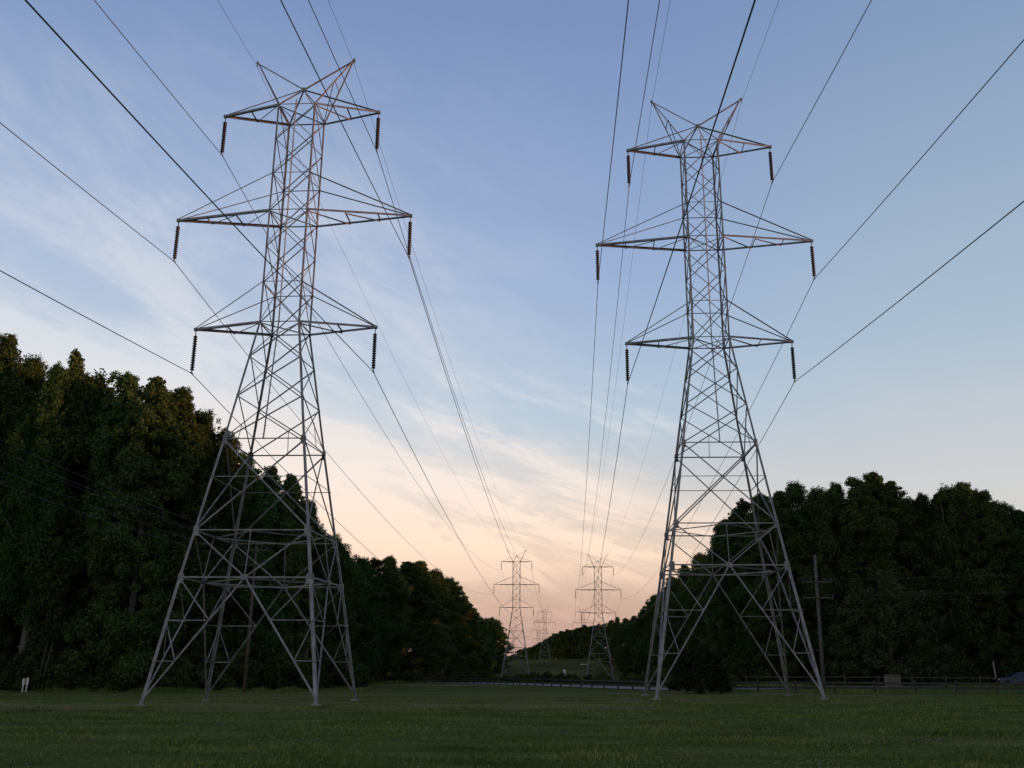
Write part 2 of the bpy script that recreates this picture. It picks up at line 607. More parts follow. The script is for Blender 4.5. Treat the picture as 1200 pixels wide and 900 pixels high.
    for z in (zt, zm, zb):
        m = MB()
        m.angle(c('NL', z), c('FR', z), .05, (0, 0, 1), .012, -.02)
        m.angle(c('NR', z), c('FL', z), .05, (0, 0, 1), .012, -.062)
        m.build('plan_bracing', M['steel'], root)
    # crossarms
    for z, zti, xa in ((zt, None, P['xt']), (zm, ztm, P['xm']), (zb, ztb, P['xb'])):
        for s in (-1, 1):
            m = MB()
            tip = np.array([s * xa, 0, z])
            near, far = c('NR' if s > 0 else 'NL', z), c('FR' if s > 0 else 'FL', z)
            for q, n_ in ((near, (0, -1, 0)), (far, (0, 1, 0))):
                m.angle(q, tip + np.array([0, n_[1] * .05, 0]), .125, n_, .014, .01)
            fr = [.36, .68] if xa > wt + 4.2 else [.5]
            prev = None
            for i, t in enumerate(fr):
                A, B = near + (tip - near) * t, far + (tip - far) * t
                m.angle(A, B, .06, (0, 0, 1), .010, -.02)
                st = near if prev is None else prev[0]
                m.angle(st, B, .055, (0, 0, 1), .010, -.09)
                prev = (A, B)
            m.box(tip + np.array([s * .02, 0, 0]), (.17, .16, .16))
            if zti is not None:
                for kk in (('NR', 'FR') if s > 0 else ('NL', 'FL')):
                    m.angle(c(kk, zti), tip + np.array([0, (-.06 if kk[0] == 'N' else .06), .08]), .055, (0, 0, 1), .010, 0)
            else:
                m.angle(np.array([0, 0, za]), tip + np.array([0, 0, .08]), .07, (0, 0, 1), .010, 0)
            m.build('crossarm', M['steel'], root)
            # insulator string: hanger, 14 porcelain discs, clamp
            m = MB()
            prf = []
            for i in range(15):
                z0 = -.36 - i * .1325
                prf += [(.055, z0), (.07, z0 - .02), (.118, z0 - .062), (.112, z0 - .092), (.06, z0 - .10)]
            prf.append((.03, -.36 - 15 * .1325))
            m.lathe(prf, 12, (0, 0, 0))
            ins = m.build('insulator_string', M['insul'], root, smooth=False, loc=tip)
            m = MB()
            m.tube([(0, 0, 0), (0, 0, -.38)], .028, 6)
            m.build('hanger', M['steel_dark'], ins)
            m = MB()
            m.tube([(0, 0, -2.33), (0, 0, -2.44)], .03, 6)
            m.tube([(0, -.16, -2.50), (0, 0, -2.47), (0, .16, -2.50)], .045, 6)
            m.build('wire_clamp', M['steel_dark'], ins)
    # peak frame: apex over the tower top and two horns for the shield wires
    m = MB()
    ap = np.array([0, 0, za])
    for k in S:
        m.angle(c(k, zt), ap, .065, (S[k][0], 0, 1), .012, 0)
    m.box(ap, (.22, .16, .16))
    m.build('apex_frame', M['steel'], root)
    for s in (-1, 1):
        m = MB()
        tip = np.array([s * P['xh'], 0, zh])
        m.angle(ap, tip, .07, (0, 0, 1), .012, .0)
        for kk in (('NR', 'FR') if s > 0 else ('NL', 'FL')):
            q = c(kk, zt)
            m.angle(q, tip, .07, (s, 0, 0), .012, 0)
        qn, qf = c('NR' if s > 0 else 'NL', zt), c('FR' if s > 0 else 'FL', zt)
        m.angle((qn + tip) / 2, (qf + tip) / 2, .05, (s, 0, 0), .01, .0)
        m.angle((qn + tip) / 2, qf, .05, (s, 0, 0), .01, -.06)
        m.box(tip, (.12, .14, .12))
        m.tube([tip, tip - np.array([0, 0, .28])], .03, 6)
        m.build('shield_wire_horn', M['steel'], root)
    # climbing pole with step pegs on the near face
    m = MB()
    A = np.array([0, -w(P['b1']) - .10, P['b1']]); B = np.array([0, -w(zb) - .10, zb]); C = np.array([0, -w(zt) - .10, zt + .25])
    m.tube([A, B, C], .035, 6)
    for q0, q1 in ((A, B), (B, C)):
        for i in range(int(np.linalg.norm(q1 - q0) / .45)):
            q = q0 + (q1 - q0) * (i + .5) * .45 / np.linalg.norm(q1 - q0)
            sd = 1 if i % 2 else -1
            m.tube([q, q + np.array([sd * .15, 0, 0])], .010, 4)
    for z in (zt, zm, zb, P['b1']):
        m.box((0, -w(z) - .05, z), (.08, .12, .06))
    m.build('climbing_pole', M['steel'], root)
    return root


def tower_params(base, zoff, bs, ws, feet_xy):
    P = dict(zt=30.23, zm=23.642, zb=17.105, ztm=25.906, ztb=19.402, za=31.888, zh=33.77)
    P = {k: v + zoff + EYE - base for k, v in P.items()}
    P.update(wt=1.091, wb=1.099, xt=4.499, xm=6.594, xb=4.929, xh=2.894)
    for k, v in zip(('b1', 'b2', 'b3', 'f'), bs):
        P[k] = v + EYE - base
    for k, v in zip(('w1', 'w2', 'w3', 'wf'), ws):
        P[k] = v
    P['feet'] = {k: float(G(*q)) - base for k, q in feet_xy.items()}
    return P


def corners(x, y, h):
    return {'NL': (x - h, y - h), 'NR': (x + h, y - h), 'FR': (x + h, y + h), 'FL': (x - h, y + h)}


TL, TR = (-15.172, 48.0), (8.605, 55.234)
bL, bR = float(G(*TL)), float(G(*TR))
tl = tower('lattice_tower', tower_params(bL, 0, (10.53, 5.862, 3.596, -2.287), (2.083, 2.829, 3.197, 4.053), corners(*TL, 4.05)),
           (*TL, bL), R(-.107), 'large grey lattice tower nearest the left wood, the tallest in the picture', 'lattice transmission towers')
tr = tower('lattice_tower', tower_params(bR, 1.33, (11.817, 7.17, 4.9, -1.885), (2.086, 2.8, 3.149, 4.219), corners(*TR, 4.2)),
           (*TR, bR), R(-.302), 'large grey lattice tower standing in front of the right wood and the dark round bush', 'lattice transmission towers')
# the base of the tower copies: local foot level is about bL
FAR = []


def far_tower(src, x, y, zarm, label, srczt):
    c = copy_tree(src)
    c.location = (x, y, zarm - srczt)
    c.rotation_euler = (0, 0, 0)
    tag(c, label)
    FAR.append(c)
    return c


ZTL = 30.23 + EYE - bL
L2 = far_tower(tl, -15.08, 283.5, 30.23 - 2.79 + EYE, 'second lattice tower of the left line, beside the end of the left wood', ZTL)
R2 = far_tower(tl, 8.7, 284.5, 30.23 - 4.145 + EYE, 'second lattice tower of the right line, before the right-hand hill wood', ZTL)
L3 = far_tower(tl, -14.94, 618.8, 30.23 - 1.53 + EYE, 'small distant tower just right of the second left tower, rising clear of the wood', ZTL)
R3 = far_tower(tl, 8.84, 618.8, 30.23 - 1.53 + EYE, 'small distant tower just left of the second right tower, half against the wood', ZTL)
p4 = at(631.5, 728.5, 790)
L4 = far_tower(tl, p4[0], p4[1], p4[2], 'tiny faint tower overlapping the left side of the small distant tower', ZTL)
p5 = at(602, 741, 1020)
L5 = far_tower(tl, p5[0], p5[1], p5[2], 'tiniest tower, seen through the legs of the second left tower', ZTL)


# ------------------------------------------------------------------ wires
def parab(A, B, sag, n=48):
    t = np.linspace(0, 1, n)
    Pp = A + (B - A) * t[:, None]
    Pp[:, 2] -= 4 * sag * t * (1 - t)
    return Pp


INS = 2.50
ARM = {'top': ('zt', 4.499, 30.23), 'middle': ('zm', 6.594, 23.642), 'bottom': ('zb', 4.929, 17.105), 'horn': ('zh', 2.894, 33.77)}
for side, T, zo, D, slope in (('left', TL, 0.0, (L2, L3, L4, L5), .088), ('right', TR, 1.33, (R2, R3), .107)):
    for lev in ('top', 'middle', 'bottom', 'horn'):
        _, xa, zfit = ARM[lev]
        for s in (-1, 1):
            drop = INS if lev != 'horn' else .28
            A = np.array([T[0] + s * xa, T[1], zfit + zo + EYE - drop])
            sl = slope - (.02 if lev == 'horn' else 0)
            cc = 1700.0 if lev != 'horn' else 2300.0
            d = np.linspace(0, 175, 60)[::-1]
            pts = [np.array([A[0], A[1] - q, A[2] - sl * q + q * q / (2 * cc)]) for q in d]
            prev = A
            for i, t in enumerate(D):
                B = np.array([t.location[0] + s * xa, t.location[1], t.location[2] + (zfit - 30.23) + ZTL - drop])
                L = np.linalg.norm(B - prev)
                sag = (5.6 if lev != 'horn' else 4.2) * (L / 236.0) ** 2
                sag = min(sag, 9.5)
                pts += list(parab(prev, B, sag))[1:]
                prev = B
            rr = .021 if lev != 'horn' else .0105
            m = MB()
            m.tube(pts, rr, 5)
            lr = 'left' if s < 0 else 'right'
            if lev == 'horn':
                o = m.build('shield_wire', M['wire'])
                tag(o, f'thin shield wire over the {lr} horn of the big {side} tower', 'wire', 'shield wires')
            else:
                o = m.build('conductor_wire', M['wire'])
                tag(o, f'dark conductor hung from the {lr} end of the {lev} crossarm of the big {side} tower', 'wire', 'power conductors')


# ------------------------------------------------------------------ trees
def trunk_mesh(h, r0, seed, limbs=7, t0=.2):
    g = np.random.default_rng(seed)
    m = MB()
    n = 9
    bend = g.normal(0, .25, (n, 2)).cumsum(0) * .5
    P = [np.array([bend[i, 0], bend[i, 1], h * .93 * i / (n - 1)]) for i in range(n)]
    P[0][:2] = 0
    rad = [r0 * (1.35 if i == 0 else 1) * (1 - .93 * i / (n - 1)) + .02 for i in range(n)]
    P[0][2] = -.5
    m.tube(P, rad, 9)
    for i in range(limbs):
        t = t0 + (.9 - t0) * (i + g.random() * .6) / limbs
        f = t * (n - 1)
        k = min(int(f), n - 2)
        q = P[k] + (P[k + 1] - P[k]) * (f - k)
        az = g.random() * 6.283
        L = h * .17 * (1.15 - t * .7)
        d = np.array([math.cos(az), math.sin(az), .55])
        Q = [q, q + d * L * .4, q + d * L * .75 + np.array([0, 0, L * .1]), q + d * L + np.array([0, 0, L * .3])]
        rr = r0 * .42 * (1 - t * .75)
        m.tube(Q, [rr, rr * .75, rr * .5, rr * .2], 6)
    return m


def leaves(centres, radii, per, lw, ll, seed, flat=.8):
    g = np.random.default_rng(seed)
    C, Rr = np.array(centres), np.array(radii)
    cnt = np.maximum((per * (Rr / Rr.mean()) ** 2), 12).astype(int)
    idx = np.repeat(np.arange(len(C)), cnt)
    N = len(idx)
    d = g.normal(size=(N, 3))
    d /= np.linalg.norm(d, axis=1)[:, None]
    rad = g.random(N) ** .45
    pos = C[idx] + d * (Rr[idx] * rad)[:, None] * np.array([1, 1, flat]) * (1 + .13 * np.clip(g.normal(size=N), -2, 1.6))[:, None]
    nrm = d * .5 + g.normal(size=(N, 3)) * .6 + np.array([0, 0, .35])
    nrm /= np.linalg.norm(nrm, axis=1)[:, None]
    a = g.normal(size=(N, 3))
    a -= nrm * (a * nrm).sum(1)[:, None]
    a /= np.linalg.norm(a, axis=1)[:, None]
    b = np.cross(nrm, a)
    sc = (.65 + .7 * g.random(N))[:, None]
    A = a * ll * .5 * sc
    B = b * lw * .5 * sc
    fold = nrm * (lw * .22) * sc
    V = np.stack([pos - A, pos + B * .95 - A * .1 + fold, pos + A, pos - B * .95 - A * .1 + fold], 1).reshape(-1, 3)
    F = np.arange(N * 4).reshape(-1, 4)
    return V, F


def crown_broad(h, Rm, seed, t0=.10, n=150, per=125, top=.6, low=.75, lean=0.0, lw=.15, ll=.25, flat=.8):
    g = np.random.default_rng(seed)
    ph = g.random(6) * 6.283
    C, Rd = [], []
    nl = 16
    lead = [(g.random() * 6.283, g.random() ** .5) for _ in range(nl)]
    while len(C) < n:
        t = g.random() ** .85
        prof = min(1.0, (1 - t) ** top * 1.45) * (low + (1 - low) * min(1, t / .35))
        az = g.random() * 6.283
        lump = .76 + .19 * math.sin(3 * az + ph[0] + 3 * t) + .15 * math.sin(5 * az + ph[1] - 5 * t) + .14 * math.sin(2 * az + 13 * t + ph[2])
        r = Rm * prof * lump * (g.uniform(.3, 1) ** .5)
        z = h * (t0 + (1 - t0) * t)
        q = g.uniform(.6, 1.3) * (1.0 if t < .75 else .68)
        C.append((r * math.cos(az) + lean * z, r * math.sin(az), z - q * .6))
        Rd.append(q)
    for i in range(int(n * .9)):
        t = 1 - g.random() ** 1.25
        prof = min(1.0, (1 - t) ** top * 1.45) * (low + (1 - low) * min(1, t / .35))
        az = g.random() * 6.283
        lump = .76 + .19 * math.sin(3 * az + ph[0] + 3 * t) + .15 * math.sin(5 * az + ph[1] - 5 * t) + .14 * math.sin(2 * az + 13 * t + ph[2])
        r = Rm * prof * lump * g.uniform(.92, 1.12) + .25
        C.append((r * math.cos(az) + lean * h * t, r * math.sin(az), h * (t0 + (1 - t0) * t) + g.uniform(-.3, .35)))
        Rd.append(g.uniform(.22, .5))
    # ragged leaders that break the skyline
    for az, rr in lead:
        r = Rm * .72 * rr
        zt = h * (1.0 - .20 * rr ** 1.5) + g.uniform(-.5, .35)
        for i in range(6):
            C.append((r * math.cos(az) + g.normal() * .22 * i ** .5 + lean * zt, r * math.sin(az) + g.normal() * .22 * i ** .5, zt - i * .5))
            Rd.append(.16 + i * .12)
    return leaves(C, Rd, per, lw, ll, seed + 5, flat)


H0 = 24.0
PROTO = []
for i, (Rm, top, low, lean, t0_, lw_, ll_, fl_, n_) in enumerate([
        (4.3, .62, .8, 0, .09, .125, .21, .85, 185), (3.8, .50, .62, .01, .26, .11, .18, 1.35, 165), (4.9, .70, .85, -.01, .07, .14, .22, .8, 200),
        (4.0, .42, .75, .015, .12, .16, .25, 1.5, 140), (3.4, .85, .7, -.012, .24, .10, .19, 1.25, 175), (4.6, .55, .65, 0, .10, .13, .20, 1.0, 150)]):
    V, F = crown_broad(H0, Rm, 100 + i, t0=t0_, top=top, low=low, lean=lean, n=n_, per=250 if lw_ < .15 else 180, lw=lw_, ll=ll_, flat=fl_)
    PROTO.append((fast_mesh('broadleaf_crown', V, F, M['leaf']), trunk_mesh(H0, .34, 40 + i)))
# fine-leaved far crowns (fewer, larger clumps read the same at distance)
for i in range(3):
    V, F = crown_broad(H0, 4.8, 300 + i, t0=.05, n=100, per=75, lw=.34, ll=.5)
    PROTO.append((fast_mesh('far_crown', V, F, M['leaf']), trunk_mesh(H0, .3, 60 + i, 4)))
# slim spire
V, F = crown_broad(H0, 1.25, 333, t0=.2, n=90, per=90, top=1.0, low=.9)
PROTO.append((fast_mesh('spire_crown', V, F, M['leaf']), trunk_mesh(H0, .25, 77, 5)))
_used = {}


def tree(x, y, h, var, label, group=None, name='broadleaf_tree', wid=1.0, rz=None, cat='tree'):
    x, y, h = float(x), float(y), float(h)
    s = h / H0
    w_ = (.45 + .55 * s) * wid
    if var not in _used:
        root = empty(name)
        cm, tm = PROTO[var]
        c = bpy.data.objects.new('crown', cm)
        COL.objects.link(c)
        c.parent = root
        tm.build('trunk', M['bark'], root, smooth=True)
        _used[var] = root
    else:
        root = copy_tree(_used[var])
        for k in ('group', 'label', 'category'):
            if k in root:
                del root[k]
        root.name = name
    root.location = (x, y, float(G(x, y)) - .05)
    root.rotation_euler = (0, 0, rng.random() * 6.283 if rz is None else rz)
    root.scale = (w_, w_, s)
    tag(root, label, cat, group)
    return root


def tree_px(px, py, Y, var, label, group=None, **k):
    q = at(px, py, Y)
    return tree(q[0], q[1], q[2] - float(G(q[0], q[1])), var, label, group, **k)


GL = 'trees along the edge of the left wood'
GR = 'trees along the edge of the right wood'
left = [
    (-55, 385, 80, 2, None), (-22, 398, 84, 0, None),
    (10, 402, 81, 0, 'tall dark tree cut by the left edge of the picture'),
    (44, 424, 84, 1, 'broad tree second from the left edge, its top a little lower than its neighbours'),
    (72, 432, 80, 4, 'bushy tree just left of the pointed spire at the far left'),
    (118, 440, 82, 3, 'brownish round-topped tree right of the pointed spire'),
    (152, 438, 83, 5, 'round-headed tree below the lowest left conductor, between the spire and the big left tower'),
    (182, 452, 80, 2, 'tree whose crown bulges towards the big left tower, second left of its leg'),
    (213, 461, 84, 0, 'rounded tree just left of the slanting leg of the big left tower'),
    (236, 484, 85, 1, 'tree touching the left leg of the big left tower at mid height'),
    (258, 508, 86, 3, 'tree seen through the left legs of the big left tower'),
    (288, 532, 88, 5, 'tree framed between the four legs of the big left tower, the higher of two'),
    (318, 550, 91, 0, 'lower tree framed between the legs of the big left tower'),
    (343, 562, 94, 2, 'round clump-topped tree just left of the front right leg of the big left tower'),
    (366, 590, 99, 4, 'tree behind the front right leg of the big left tower'),
    (386, 628, 106, 1, 'tree emerging at the right of the big left tower, where the wood drops'),
    (401, 650, 113, 3, 'short round tree at the notch right of the big left tower'),
    (424, 656, 122, 0, 'flat-topped tree next to the notch right of the big left tower'),
    (441, 654, 131, 5, 'tree behind the utility pole at the right of the big left tower'),
    (459, 655, 144, 4, 'pointed tree midway along the left wood'),
    (476, 664, 152, 2, 'lower tree between the pointed tree and the tall round one midway along the left wood'),
    (492, 662, 168, 0, 'tall round tree midway along the left wood, standing above the trees after it'),
    (508, 672, 185, 1, None), (522, 681, 204, 3, None), (534, 690, 222, 5, None), (545, 702, 243, 2, None),
    (555, 716, 265, 0, None), (563, 722, 290, 4, None), (570, 726, 318, 1, None), (577, 727, 350, 3, None),
    (583, 730, 385, 2, 'tree at the far right end of the left wood, beside the second left tower'),
]
for px, py, Y, v_, lb in left:
    q = at(px, py, Y)
    tree_px(px, py + rng.uniform(-3, 3), Y, v_, lb or ('dark tree in the receding far half of the left wood edge' if Y > 100 else 'dark tree just beyond the left edge of the picture'), GL, wid=rng.uniform(.85, 1.1) if Y < 100 else rng.uniform(1.2, 1.5))
tree_px(91, 413, 86, 9, 'slim pointed spire of a tree standing up from the far left wood', GL)
# second rank of the left wood, a few metres behind
for px, py, Y, v_ in [(-30, 425, 92, 3), (25, 440, 92, 5), (60, 452, 91, 2), (100, 462, 93, 0), (135, 470, 91, 1), (168, 478, 93, 4), (200, 488, 92, 3),
                      (228, 505, 94, 2), (250, 530, 96, 5), (275, 550, 98, 0), (305, 575, 100, 1), (332, 592, 104, 3), (360, 622, 110, 2)]:
    tree_px(px, py, Y, v_, 'dark tree in the second rank of the left wood, filling gaps between front crowns', GL, wid=1.1)

right = [
    (1270, 598, 112, 0, None), (1235, 596, 114, 3, None),
    (1196, 600, 112, 2, 'dark tree cut by the right edge of the picture'),
    (1172, 592, 115, 1, 'tree at the low shoulder next to the right edge, above the parked car'),
    (1150, 578, 113, 5, 'round tree with sky showing through its upper right crown, above the white leaning post'),
    (1128, 569, 116, 0, 'broad domed tree, the tallest right of the dip in the right wood'),
    (1106, 572, 114, 3, 'domed tree just right of the dip in the right-hand skyline'),
    (1083, 582, 115, 4, 'tree on the right slope of the dip in the right-hand skyline'),
    (1061, 588, 117, 1, 'lower tree at the bottom of the dip in the right-hand skyline'),
    (1042, 566, 114, 2, 'tall tree on the left slope of the dip in the right-hand skyline'),
    (1022, 560, 116, 0, 'tallest tree of the right wood, with a ragged crown'),
    (1003, 564, 114, 5, 'tall tree left of the tallest one of the right wood'),
    (981, 567, 116, 4, 'knobbly tree behind the tip of the right-hand utility pole'),
    (959, 574, 113, 3, 'tree above the right-hand utility pole'),
    (934, 570, 114, 1, 'tree just right of the right leg of the big right tower'),
    (911, 580, 112, 2, 'tree behind the right leg of the big right tower'),
    (891, 582, 114, 0, 'tree seen through the right half of the big right tower'),
    (871, 589, 118, 5, 'tree behind the middle of the big right tower'),
    (855, 610, 124, 3, 'tree on the falling skyline seen through the big right tower'),
    (839, 628, 134, 4, 'lower tree on the falling skyline seen through the big right tower'),
    (822, 648, 146, 1, 'tree near the left legs of the big right tower, seen through them'),
    (803, 664, 160, 2, 'tree directly behind the left legs of the big right tower'),
    (787, 676, 180, 0, None), (773, 694, 204, 3, None), (762, 704, 226, 5, None), (752, 718, 248, 1, None), (742, 722, 280, 2, None),
    (733, 724, 315, 0, None), (724, 726, 350, 4, None), (716, 726, 395, 5, None), (708, 729, 440, 6, None), (702, 732, 490, 7, None),
]
for px, py, Y, v_, lb in right:
    tree_px(px, py + rng.uniform(-2.5, 2.5), Y, v_, lb or ('dark tree just beyond the right edge of the picture' if px > 1200 else 'dark tree on the right wood edge left of the big right tower, receding'), GR, wid=rng.uniform(1.0, 1.2))
for px, py, Y, v_ in [(1215, 612, 122, 5), (1180, 612, 123, 0), (1140, 600, 124, 2), (1095, 602, 123, 3), (1068, 606, 126, 5), (1030, 590, 124, 1), (990, 590, 123, 0),
                      (945, 596, 124, 2), (922, 600, 122, 4), (900, 606, 124, 3), (880, 614, 128, 1), (858, 634, 136, 0), (832, 660, 150, 2), (812, 676, 172, 5)]:
    tree_px(px, py, Y, v_, 'dark tree in the second rank of the right wood, filling gaps between front crowns', GR, wid=1.15)
# woods on the distant rise, closing the corridor
hill = [(696, 733), (690, 734), (684, 732), (677, 735), (671, 737), (664, 738), (658, 740), (651, 743), (645, 745), (640, 749), (634, 752), (628, 754), (622, 757), (616, 759), (610, 761), (604, 765), (598, 767), (592, 768)]
for i, (px, py) in enumerate(hill):
    for j in range(2):
        Y = 560 + i * 22 + j * 30
        tree_px(px + j * 3, py + rng.uniform(-1, 1.5) + j * 3, Y, 6 + (i + j) % 3, 'small dark tree in the distant wood on the rise, behind the small towers', 'trees of the distant wood', wid=1.9)
# the wood carries on round the field to the right of the picture; it keeps the low sun off the field
for i in range(17):
    y = -22 + i * 8.2
    for j in range(3):
        tree(88 + j * 9 + rng.uniform(-2, 2), y + j * 4 + rng.uniform(-1.5, 1.5), rng.uniform(22.5, 25), (0, 2, 5, 2)[int(rng.integers(0, 4))], 'dark tree of the wood right of the picture', GR, wid=1.3)
for i in range(26):  # mostly hidden trees, added to stop low sun passing through the wood's edge
    y = 124 + i * 12.5
    tree(33 + rng.uniform(-2, 2), y, rng.uniform(18, 20.5) + (2 if y < 150 else 0), (0, 2, 5, 2)[int(rng.integers(0, 4))], 'hidden dark tree inside the right wood, added to block low sun', GR, wid=1.5)

for i in range(12):
    tree(76 + (i % 6) * 9 + rng.uniform(-2, 2), 113 + (i // 6) * 9 + rng.uniform(-2, 2), rng.uniform(19, 23), int(rng.integers(0, 6)), 'dark tree of the wood right of the picture', GR, wid=1.25)

# broad low soft-leaved tree in front of the right wood
g_ = np.random.default_rng(9)
C_, R_ = [], []
for i in range(190):
    az = g_.random() * 6.283
    u_ = g_.random()
    el = math.asin(u_)
    k = g_.uniform(.55, 1) ** .5 * (1 + .13 * math.sin(4 * az + 2))
    C_.append((5.6 * k * math.cos(el) * math.cos(az), 5.0 * k * math.cos(el) * math.sin(az), 1.0 + 9.3 * k * math.sin(el) * (1 - .06 * math.cos(az * 2))))
    R_.append(g_.uniform(.55, 1.15))
V, F = leaves(C_, R_, 110, .16, .36, 91)
q = at(1046, 790, 104)
bt = tag(empty('spreading_tree', (q[0], q[1], float(G(q[0], q[1])))), 'broad low soft-leaved tree bulging out in front of the right wood, above the tan box', 'tree')
o = bpy.data.objects.new('crown', fast_mesh('spreading_crown', V, F, M['leaf_blue']))
COL.objects.link(o)
o.parent = bt
trunk_mesh(9.5, .3, 5, 8, .15).build('trunk', M['bark'], bt, smooth=True)


def bush_mesh(rx, ry, h, seed, n=70, per=90, m='leaf_dark', lw=.12, ll=.2, k0=.45, q0=1.0):
    g = np.random.default_rng(seed)
    C, Q = [], []
    for i in range(n):
        az = g.random() * 6.283
        el = math.asin(g.random() ** 1.1)
        k = g.uniform(k0, 1) ** .5 * (1 + .12 * q0 * math.sin(3 * az + seed))
        C.append((rx * k * math.cos(el) * math.cos(az), ry * k * math.cos(el) * math.sin(az), .25 + (h - .4) * k * math.sin(el)))
        Q.append(g.uniform(.3, .6) * h / 3.0 * q0)
    V, F = leaves(C, Q, per, lw, ll, seed + 1)
    return fast_mesh('bush_crown', V, F, M[m])


def stems(h, seed, n=6, r=.035):
    g = np.random.default_rng(seed)
    m = MB()
    for i in range(n):
        az = g.random() * 6.283
        d = np.array([math.cos(az), math.sin(az), 0]) * h * .28
        m.tube([(0.05 * math.cos(az), .05 * math.sin(az), -.2), d * .35 + np.array([0, 0, h * .35]), d + np.array([0, 0, h * .8])], [r, r * .7, r * .3], 5)
    return m


# big dark round bush at the right tower's left feet
q = at(821, 800, 69.5)
rb = tag(empty('round_bush', (q[0], q[1], float(G(q[0], q[1])))), 'big dark round bush standing in the field between the feet of the big right tower', 'bush')
o = bpy.data.objects.new('foliage', bush_mesh(1.9, 1.8, 3.1, 4, 260, 80, lw=.085, ll=.14, k0=.72, q0=.7))
COL.objects.link(o)
o.parent = rb
stems(2.6, 3).build('stem', M['bark'], rb)

# undergrowth along both wood edges
bushes = [bush_mesh(2.2, 2.0, 3.4, 20 + i, 60, 110, 'leaf_shrub', lw=.14, ll=.23) for i in range(4)]
stem_mb = [stems(2.8, 30 + i) for i in range(4)]
_bproto = {}


def under(x, y, s, label, group):
    k = int(rng.integers(0, 4))
    if k not in _bproto:
        r = empty('wood_edge_shrub')
        c = bpy.data.objects.new('foliage', bushes[k])
        COL.objects.link(c)
        c.parent = r
        stem_mb[k].build('stem', M['bark'], r)
        _bproto[k] = r
    else:
        r = copy_tree(_bproto[k])
    r.location = (float(x), float(y), float(G(x, y)) - .1)
    r.rotation_euler = (0, 0, rng.random() * 6.283)
    r.scale = (s * rng.uniform(.9, 1.3), s * rng.uniform(.9, 1.2), s * rng.uniform(.8, 1.3))
    tag(r, label, 'shrub', group)


for px in range(-20, 345, 17):
    Y = 79.5 + max(0, (px - 200) * .04) + rng.uniform(-1, 1.5)
    q = at(px, 800, Y)
    under(q[0], Y, rng.uniform(.55, 1.0), 'dark shrub along the foot of the left wood behind the big left tower', 'shrubs under the left wood')
for Y in [86, 89, 93, 98, 104, 110, 117, 124, 132, 141, 152, 165, 180, 200, 225, 250, 280, 315, 355, 390]:
    x = np.interp(Y, [86, 95, 105, 133, 200, 390], [-24.8, -23.3, -24, -25.5, -25.6, -26])
    under(x - rng.uniform(0, 1.5), Y, rng.uniform(.8, 1.25), 'dark shrub along the receding foot of the left wood past the big tower', 'shrubs under the left wood')
for px in range(862, 1230, 16):
    Y = 112 + rng.uniform(-1, 2.5) + (5 if px > 1130 else 0)
    q = at(px, 790, Y)
    under(q[0], Y, rng.uniform(.7, 1.3), 'dark shrub along the foot of the right wood, behind the fences', 'shrubs under the right wood')
for Y in [118, 128, 140, 154, 170, 190, 215, 245, 280, 320, 370, 430]:
    under(21.5 + rng.uniform(-1, 1), Y, rng.uniform(1, 1.6), 'dark shrub along the receding foot of the right wood beyond the road', 'shrubs under the right wood')

# rank scrub on the far verge of the road
for i in range(14, len(FPATH_R) - 2, 2):
    if FPATH_R[i][0] > 8:
        continue
    q = FPATH_R[i] + RNORM[i] * rng.uniform(6.2, 8.4)
    under(q[0], q[1], rng.uniform(.28, .42), 'low dark scrub on the far side of the curving road', 'scrub along the road')
# scattered scrub on the grassy rise under the distant towers
for i in range(9):
    Y = rng.uniform(200, 330)
    under(rng.uniform(-24, 17), Y, rng.uniform(.22, .4), 'low scrub clump on the grassy rise under the distant towers', 'scrub on the rise')

for i in range(34):  # unseen shrubs, added to stop low sun leaking in under the crowns
    y = -26 + i * 4.2
    under(84 + rng.uniform(-2, 2), y, rng.uniform(1.0, 1.5), 'unseen dark shrub under the wood right of the picture, added to block low sun', 'shrubs under the right wood')

# pale thin sapling trunks at the far left
for px, ln, lb in ((44, .25, 'thin pale sapling trunk, the left of a pair at the far left wood edge'), (49, .35, 'thin pale sapling trunk, the right of a pair at the far left wood edge')):
    q = at(px, 803, 77.5)
    z = float(G(q[0], q[1]))
    r = tag(empty('sapling', (q[0], q[1], z)), lb, 'sapling', 'pale saplings')
    m = MB()
    m.tube([(0, 0, -.2), (ln * .3, 0, 1.5), (ln, 0, 3.2), (ln * 1.6, .1, 4.8)], [.055, .045, .035, .015], 7)
    m.build('trunk', M['greywood'], r)
    V, F = leaves([(ln * 1.6, .1, 4.6), (ln * 1.3, .3, 4.0), (ln * 1.9, -.2, 4.2)], [.6, .5, .5], 70, .12, .2, 3)
    o = bpy.data.objects.new('crown', fast_mesh('sapling_crown', V, F, M['leaf_dark']))
    COL.objects.link(o)
    o.parent = r


